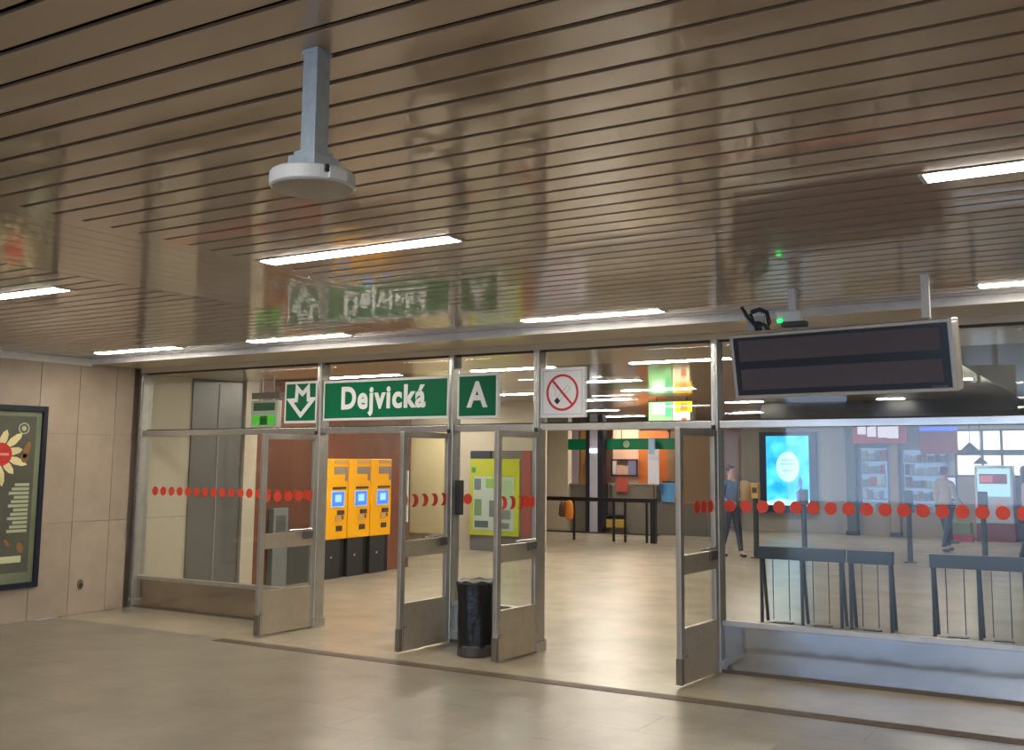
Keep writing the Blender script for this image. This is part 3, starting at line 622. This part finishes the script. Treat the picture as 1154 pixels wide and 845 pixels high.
# ---- low rack frames standing behind the wide pane
def rack(x0, x1, legs, lb, y=10.85):
    o = tag(empty('display_rack', ((x0+x1)/2, y, 0)), lb, 'rack', 'blue grey rack frames'); c = (x0+x1)/2
    B(x0-c, x1-c, -.05, .05, .695, .83).build('top_bar', BLUEG, o, bevel=.006)
    for x in legs:
        for s in (-1, 1):
            MB().tube([(x-c, s*.03, .70), (x-c, -.03 if s < 0 else .17, .01)], .020, 8).build('leg', BLUEG, o)
    for a, b in zip(legs[:-1], legs[1:]):
        for x in (a+(b-a)*.28, a+(b-a)*.68): MB().tube([(x-c, -.02, .69), (x-c, -.02, .05)], .005, 6).build('wire', CHAR, o)
        B(a-c+.12, b-c-.12, -.05, .05, .0, .025).build('foot_plate', CHAR, o)
    return o
rack(-3.68, -2.74, (-3.65, -3.2, -2.78), 'longer blue grey rack frame before the cyan screen')
rack(-2.71, -2.24, (-2.68, -2.27), 'short blue grey rack frame, middle of the three')
rack(-1.88, -.6, (-1.85, -1.42, -1.0, -.63), 'blue grey rack frame nearest the right picture edge')
# ---- ticket validators on dark poles
def validator(x, y, h, lb, box=True):
    o = tag(empty('validator_post', (x, y, 0)), lb, 'validator', 'validators on dark poles')
    MB().lathe([(.11, 0), (.11, .015), (.05, .03), (.045, h), (.03, h+.01)], n=16).build('pole', mat('validator_pole', (48, 54, 60), .5), o)
    B(-.075, .075, -.06, .06, h, h+.28).build('validator_box', mat('validator_tan', (196, 160, 96), .5) if box else CHAR, o, bevel=.015)
    B(-.045, .045, -.066, -.058, h+.10, h+.20).build('reader', CHAR, o); return o
validator(-6.16, 18.0, 1.08, 'validator with a yellow box left of the cyan screen')
validator(-5.26, 18.0, .98, 'dark validator post in front of the cyan screen', False)
validator(-3.55, 18.6, .98, 'dark validator post right of the red shop sign', False)
validator(-2.32, 18.6, .98, 'dark validator post before the white cabinet poster', False)

# ---- shops along the far wall
sc = tag(empty('shop_column', (-6.07, 24.9, 0)), 'dark green column beside the red shop sign', 'column'); B(-.11, .11, -.12, .12, .1, ZC).build('shaft', mat('col_green', (70, 84, 74), .5), sc); B(-.14, .14, -.15, .15, 0, .1).build('plinth', CHAR, sc)
s2 = tag(empty('shop_column', (-5.05, 24.9, 0)), 'brownish column between the lit shop windows', 'column'); B(-.09, .09, -.1, .1, .1, 2.3).build('shaft', mat('col_brown', (150, 134, 120), .5), s2); B(-.12, .12, -.13, .13, 0, .1).build('plinth', CHAR, s2)
rs = tag(empty('shop_sign', (-5.35, 24.75, 2.2)), 'red shop sign with pale lettering blurred to a white block', 'sign')
B(-.64, .66, -.06, .06, 0, .62).build('sign_board', mat('shop_red', (190, 84, 88), .5), rs, bevel=.02)
for (x0, x1, z0, z1) in ((-.50, -.30, .22, .56), (-.27, -.06, .16, .56), (-.02, .20, .14, .56), (.20, .46, .12, .5)): B(x0, x1, -.066, -.058, z0, z1).build('letter_block', emis('shop_letters', (225, 214, 220), .5), rs)
def shop_window(x0, x1, z0, z1, lb, cols):
    o = tag(empty('shop_window', ((x0+x1)/2, 25.0, 0)), lb, 'shop window'); h = (x1-x0)/2
    B(-h, h, .12, .16, z0, z1).build('lit_back', emis('shop_blue_light', (150, 178, 214), .38), o)
    for x in (-h, h-.05): B(x, x+.05, -.02, .16, z0, z1).build('side_frame', mat('frame_grey', (110, 108, 112), .5), o)
    n = 5
    for i in range(n+1):
        z = z0+(z1-z0)*i/n; B(-h+.05, h-.05, 0, .14, z-.012, z+.012).build('shelf', mat('shelf_grey', (150, 150, 160), .5), o)
    for i in range(n):
        x = -h+.09; k = 0
        while x < h-.16:
            c = random.choice(cols); wd = random.uniform(.08, .16); hh = (z1-z0)/n*random.uniform(.45, .85); z = z0+(z1-z0)*i/n+.012
            B(x, x+wd, .02, .11, z, z+hh).build('goods', mat('goods%d%d%d' % c, c, .5), o, bevel=.008); x += wd+.02
    B(-h, h, -.02, -.01, z0, z1).build('pane', GLASS, o)
    B(-h, h, -.03, .16, 0, z0).build('base_panel', mat('shop_base', (150, 138, 126), .5), o); return o
shop_window(-5.93, -5.18, .55, 2.1, 'bluish lit shop window under the red shop sign', [(190, 210, 226), (120, 150, 190), (220, 230, 236), (150, 160, 176), (200, 110, 110)])
shop_window(-4.92, -3.85, .55, 2.05, 'dim shop window under the plain red fascia', [(150, 110, 100), (110, 116, 136), (120, 100, 100), (170, 170, 190), (90, 110, 150), (180, 196, 214)])
rf = tag(empty('red_fascia', (-4.0, 24.85, 1.95)), 'plain dull red fascia under a blue light strip', 'fascia'); B(-.42, .40, -.05, .1, 0, .52).build('panel', mat('fascia_red', (140, 66, 66), .5), rf)
B(-.42, .40, -.08, .05, .54, .63).build('blue_strip', emis('blue_strip', (60, 90, 210), .9), rf)
lw = tag(empty('lit_shop_front', (-2.7, 25.05, 0)), 'cream lit shop front grid beside the right picture edge', 'shop window')
gm = mat('front_frame', (104, 108, 104), .5)
B(-.98, 3.0, .05, .09, 1.45, 2.5).build('lit_back', emis('cream_light', (238, 236, 214), .95), lw)
for z in (1.42, 1.92, 2.48): B(-1.0, 3.0, -.02, .05, z, z+(.13 if z == 1.92 else .05)).build('transom_bar', gm, lw)
for x in (-1.0, -.42, .0, .62, 1.3, 2.0): B(x, x+.055, -.02, .05, 1.45, 2.5).build('mullion', gm, lw)
B(-1.0, 3.0, 0, .1, 0, 1.42).build('base_panel', mat('front_base', (150, 138, 128), .5), lw)
for i, (x, z, s, lbl) in enumerate(((-3.32, 2.02, .19, 'upper dark cone lamp before the cream shop front'), (-3.1, 1.72, .15, 'lower dark cone lamp before the cream shop front'))):
    o = tag(empty('cone_lamp', (x, 24.75, z)), lbl, 'lamp', 'cone pendant lamps'); MB().lathe([(s, 0), (s*.98, .03), (.03, s*.95), (.01, s)], n=20).build('shade', mat('lamp_dark', (66, 70, 66), .5), o); MB().tube([(0, 0, s), (0, 0, ZC-z)], .008, 6).build('cord', CHAR, o)
cbn = tag(empty('drinks_cabinet', (-2.80, 24.4, 0)), 'pale blue lit cabinet with a pink and dark red label', 'cabinet')
B(-.40, .40, 0, .5, .40, 1.69).build('body', mat('cab_white', (190, 200, 212), .4), cbn, bevel=.02); B(-.34, .34, -.01, .0, 1.0, 1.62).build('lit_panel', emis('cab_light', (170, 214, 232), .6), cbn)
B(-.30, .28, -.016, -.009, 1.28, 1.50).build('label_panel', mat('cab_label', (150, 60, 84), .5), cbn); B(-.28, -.02, -.02, -.015, 1.31, 1.47).build('label_patch', mat('cab_pink', (226, 120, 140), .5), cbn)
for k in range(4): B(-.38+.20*k, -.22+.20*k, -.012, 0, .55, .88).build('front_tile', mat('cab_tile%d' % (k % 2), ((226, 170, 196), (190, 196, 226))[k % 2], .5), cbn)
B(-.40, .40, .02, .48, 0, .40).build('plinth', mat('cab_plinth', (128, 62, 66), .5), cbn)
cr = tag(empty('produce_crate', (-3.5, 24.2, 0)), 'green and pink goods crate left of the lit cabinet', 'crate'); B(-.25, .25, -.15, .15, 0, .16).build('lower_box', mat('crate_pink', (206, 90, 110), .6), cr, bevel=.01); B(-.23, .23, -.14, .14, .16, .42).build('upper_box', mat('crate_green', (128, 146, 98), .6), cr, bevel=.02)
tb = tag(empty('kiosk_screen', (-3.62, 23.6, 0)), 'small lilac kiosk screen on a dark stand', 'screen')
B(-.16, .16, -.02, .04, .92, 1.46).build('screen_frame', BLACKP, tb, bevel=.01); B(-.13, .13, -.024, -.019, .97, 1.42).build('screen', emis('lilac', (176, 172, 236), .9), tb); MB().tube([(0, .02, .02), (0, .02, .95)], .03, 8).build('stand', BLACKP, tb); MB().lathe([(.18, 0), (.18, .02), (.03, .04)], n=16).build('base', BLACKP, tb)

# ---- people far off in the hall
def skin_obj(name, chains, m, parent, sub=1):
    vs, es, rs = [], [], []
    idx = {}
    for ch in chains:
        prev = None
        for (p, r) in ch:
            key = tuple(round(c, 4) for c in p)
            if key not in idx: idx[key] = len(vs); vs.append(p); rs.append(r)
            if prev is not None: es.append((prev, idx[key]))
            prev = idx[key]
    me = bpy.data.meshes.new(name); me.from_pydata(vs, es, []); me.materials.append(m)
    o = bpy.data.objects.new(name, me); COL.objects.link(o); o.parent = parent
    sk = o.modifiers.new('skin', 'SKIN'); sk.use_smooth_shade = True
    me.update()
    for i, r in enumerate(rs):
        rr = r if isinstance(r, tuple) else (r, r); me.skin_vertices[0].data[i].radius = rr
    me.skin_vertices[0].data[0].use_root = True
    sb = o.modifiers.new('sub', 'SUBSURF'); sb.levels = sub; sb.render_levels = sub
    return o
SKINM = mat('skin', (196, 150, 124), .55)
def person(loc, rz, h, stride, hair, top, legs, shoes, lb, coat=False, arm_bend=.25, hair_long=False):
    o = tag(empty('person', loc, rz), lb, 'person'); s = h/1.75
    V = lambda x, y, z: (x*s, y*s, z*s)
    st = stride
    hipz, kz = .93, .50
    L = {}
    for sd, k in ((-1, 'l'), (1, 'r')):
        f = st*sd
        L[k] = [(V(sd*.095, 0, hipz-.04), (.085*s, .09*s)), (V(sd*.10, -f*.45-.02, kz), .058*s), (V(sd*.10, -f*1.0+(.04 if f < 0 else 0), .09), .040*s), (V(sd*.105, -f*1.0-.13, .035), (.036*s, .028*s))]
    pel = (V(0, 0, hipz), (.135*s, .10*s)); wst = (V(0, -.01, 1.10), (.125*s, .09*s)); chs = (V(0, -.02, 1.32), (.155*s, .105*s)); shb = (V(0, 0, 1.45), (.10*s, .075*s)); nk = (V(0, -.01, 1.53), .055*s)
    hd0 = (V(0, -.015, 1.60), (.068*s, .085*s)); hd1 = (V(0, -.02, 1.68), (.074*s, .092*s)); hd2 = (V(0, -.01, 1.735), (.05*s, .062*s))
    arms = {}
    for sd, k in ((-1, 'l'), (1, 'r')):
        f = -st*sd*.6
        arms[k] = [(V(sd*.18, 0, 1.425), .058*s), (V(sd*.225, -f*.3+.02, 1.16), .043*s), (V(sd*.215, -f*.8-.06-arm_bend*.35, .95+arm_bend*.25), .032*s), (V(sd*.205, -f*.85-.10-arm_bend*.45, .885+arm_bend*.3), (.022*s, .034*s))]
    chains = [[pel, wst, chs, shb, nk, hd0, hd1, hd2], [pel]+L['l'], [pel]+L['r'], [shb]+arms['l'], [shb]+arms['r']]
    # five fingers per hand
    for k, sd in (('l', -1), ('r', 1)):
        pm = Vector(arms[k][-1][0])
        for i, (dy, ln) in enumerate(((-.028, .065), (-.010, .078), (.010, .074), (.026, .058))):
            b = pm+Vector((0, dy*s, -.03*s)); chains.append([(tuple(b), .009*s), (tuple(b+Vector((-sd*.006*s, -.006*s, -ln*.5*s))), .0085*s), (tuple(b+Vector((-sd*.022*s, -.012*s, -ln*s))), .007*s)])
        b = pm+Vector((-sd*.006*s, -.028*s, .0)); chains.append([(tuple(b), .010*s), (tuple(b+Vector((-sd*.012*s, -.028*s, -.025*s))), .009*s), (tuple(b+Vector((-sd*.016*s, -.040*s, -.055*s))), .008*s)])
    body = skin_obj('body', chains, SKINM, o, 1)
    g = lambda it, k: (it[0], tuple(c*k for c in it[1]) if isinstance(it[1], tuple) else it[1]*k)
    skin_obj('trousers', [[g(pel, 1.08)]+[g(q, 1.18) for q in L['l'][:3]], [g(pel, 1.08)]+[g(q, 1.18) for q in L['r'][:3]]], legs, o)
    low = (V(0, 0, .80 if coat else .90), ((.19 if coat else .155)*s, (.14 if coat else .12)*s))
    skin_obj('jacket', [[g(wst, 1.16), g(chs, 1.12), g(shb, 1.2)], [g(wst, 1.16), (V(0, 0, .99), (.16*s, .12*s)), low], [g(shb, 1.2)]+[g(q, 1.22) for q in arms['l'][:3]], [g(shb, 1.2)]+[g(q, 1.22) for q in arms['r'][:3]]], top, o)
    for k in ('l', 'r'): skin_obj('shoe', [[(Vector(L[k][2][0])+Vector((0, .02*s, -.03*s)), .045*s), (Vector(L[k][3][0])+Vector((0, .05*s, .008*s)), .044*s), (Vector(L[k][3][0])+Vector((0, -.02*s, .0)), (.040*s, .032*s))]], shoes, o)
    hv = [(V(0, .045, 1.60), (.080*s, .055*s)), (V(0, .03, 1.68), (.094*s, .090*s)), (V(0, .005, 1.75), (.086*s, .098*s)), (V(0, .0, 1.80), (.06*s, .07*s))]
    if hair_long: hv = [(V(0, .065, 1.48), (.075*s, .03*s))]+hv
    skin_obj('hair', [hv], hair, o)
    skin_obj('nose', [[(V(0, -.105, 1.655), .010*s), (V(0, -.118, 1.63), .013*s)]], SKINM, o)
    for sd in (-1, 1): MB().lathe([(.002, -.008*s), (.008*s, -.005*s), (.010*s, 0), (.008*s, .005*s), (.002, .008*s)], n=10).build('eye', SBLACK, o, loc=V(sd*.032, -.098, 1.665))
    for sd in (-1, 1): skin_obj('ear', [[(V(sd*.078, 0, 1.67), (.008*s, .014*s)), (V(sd*.080, .0, 1.63), (.008*s, .012*s))]], SKINM, o)
    MB().box(-.022*s, .022*s, -.108*s, -.098*s, 1.592*s, 1.600*s).build('mouth', mat('lips', (150, 84, 76), .5), o)
    return o
DK = mat('hair_dark', (36, 30, 28), .6); BRH = mat('hair_brown', (88, 62, 44), .6)
person((-6.60, 17.9, 0), math.radians(60), 1.66, .16, DK, mat('jacket_blue', (78, 104, 138), .8), mat('trousers_dark', (44, 48, 58), .8), SBLACK, 'person in a blue jacket walking beside the cyan screen', arm_bend=.5)
person((-3.34, 21.2, 0), math.radians(150), 1.64, .20, BRH, mat('coat_beige', (186, 168, 146), .8), mat('jeans_blue', (66, 76, 100), .8), mat('shoe_grey', (90, 90, 96), .6), 'person in a beige top and jeans walking before the shops')
p3 = person((-1.62, 18.6, 0), math.radians(100), 1.66, .14, BRH, mat('coat_pink', (206, 172, 186), .8), mat('trousers_black', (30, 32, 38), .8), SBLACK, 'person in a long pale pink coat at the right picture edge', coat=True, hair_long=True)
bgk = tag(empty('backpack', (-6.38, 18.02, 1.02)), 'beige bag carried by the person in blue', 'bag'); MB().lathe([(.08, 0), (.12, .04), (.13, .2), (.11, .34), (.04, .38)], n=16).build('pouch', mat('bag_beige', (190, 160, 128), .8), bgk, smooth=True); MB().tube([(-.06, -.1, .34), (-.05, -.13, .2), (-.06, -.1, .06)], .012, 6).build('strap', CHAR, bgk)

# ---- nest print, lettering and screen content under the part that carries it (thing > part > sub-part)
NEST = {'colour_field': ('lettering', 'arrow_emblem', 'border_line', 'red_ring', 'cigarette', 'ember', 'smoke_line', 'slash'),
        'poster_sheet': ('print_field', 'petal', 'red_disc', 'disc_band', 'round_emblem', 'emblem_centre', 'print_line', 'print_strip', 'seed'),
        'front_glass': ('led_line', 'maker_plate'), 'lime_panel': ('map_sheet', 'printed_block', 'round_mark'),
        'disc': ('disc_cover', 'socket', 'notch'), 'screen': ('white_badge', 'white_foam', 'figure_shape', 'print_line'),
        'lit_panel': ('label_panel', 'label_patch'), 'validator_box': ('reader',), 'plate': ('socket',), 'bag': ('bag_tie',), 'kick_plate': (), 'pane': ('dot',), 'upper_pane': ('dot', 'crescent')}
for root in [o for o in bpy.data.objects if o.parent is None and o.type == 'EMPTY']:
    kids = list(root.children); base = lambda o: o.name.split('.')[0]
    for host in kids:
        names = NEST.get(base(host))
        if not names or tuple(host.location) != (0, 0, 0) or (base(host) == 'lit_panel' and base(root) == 'menu_lightbox'): continue
        for k in kids:
            if k is not host and k.parent is root and base(k) in names: k.parent = host
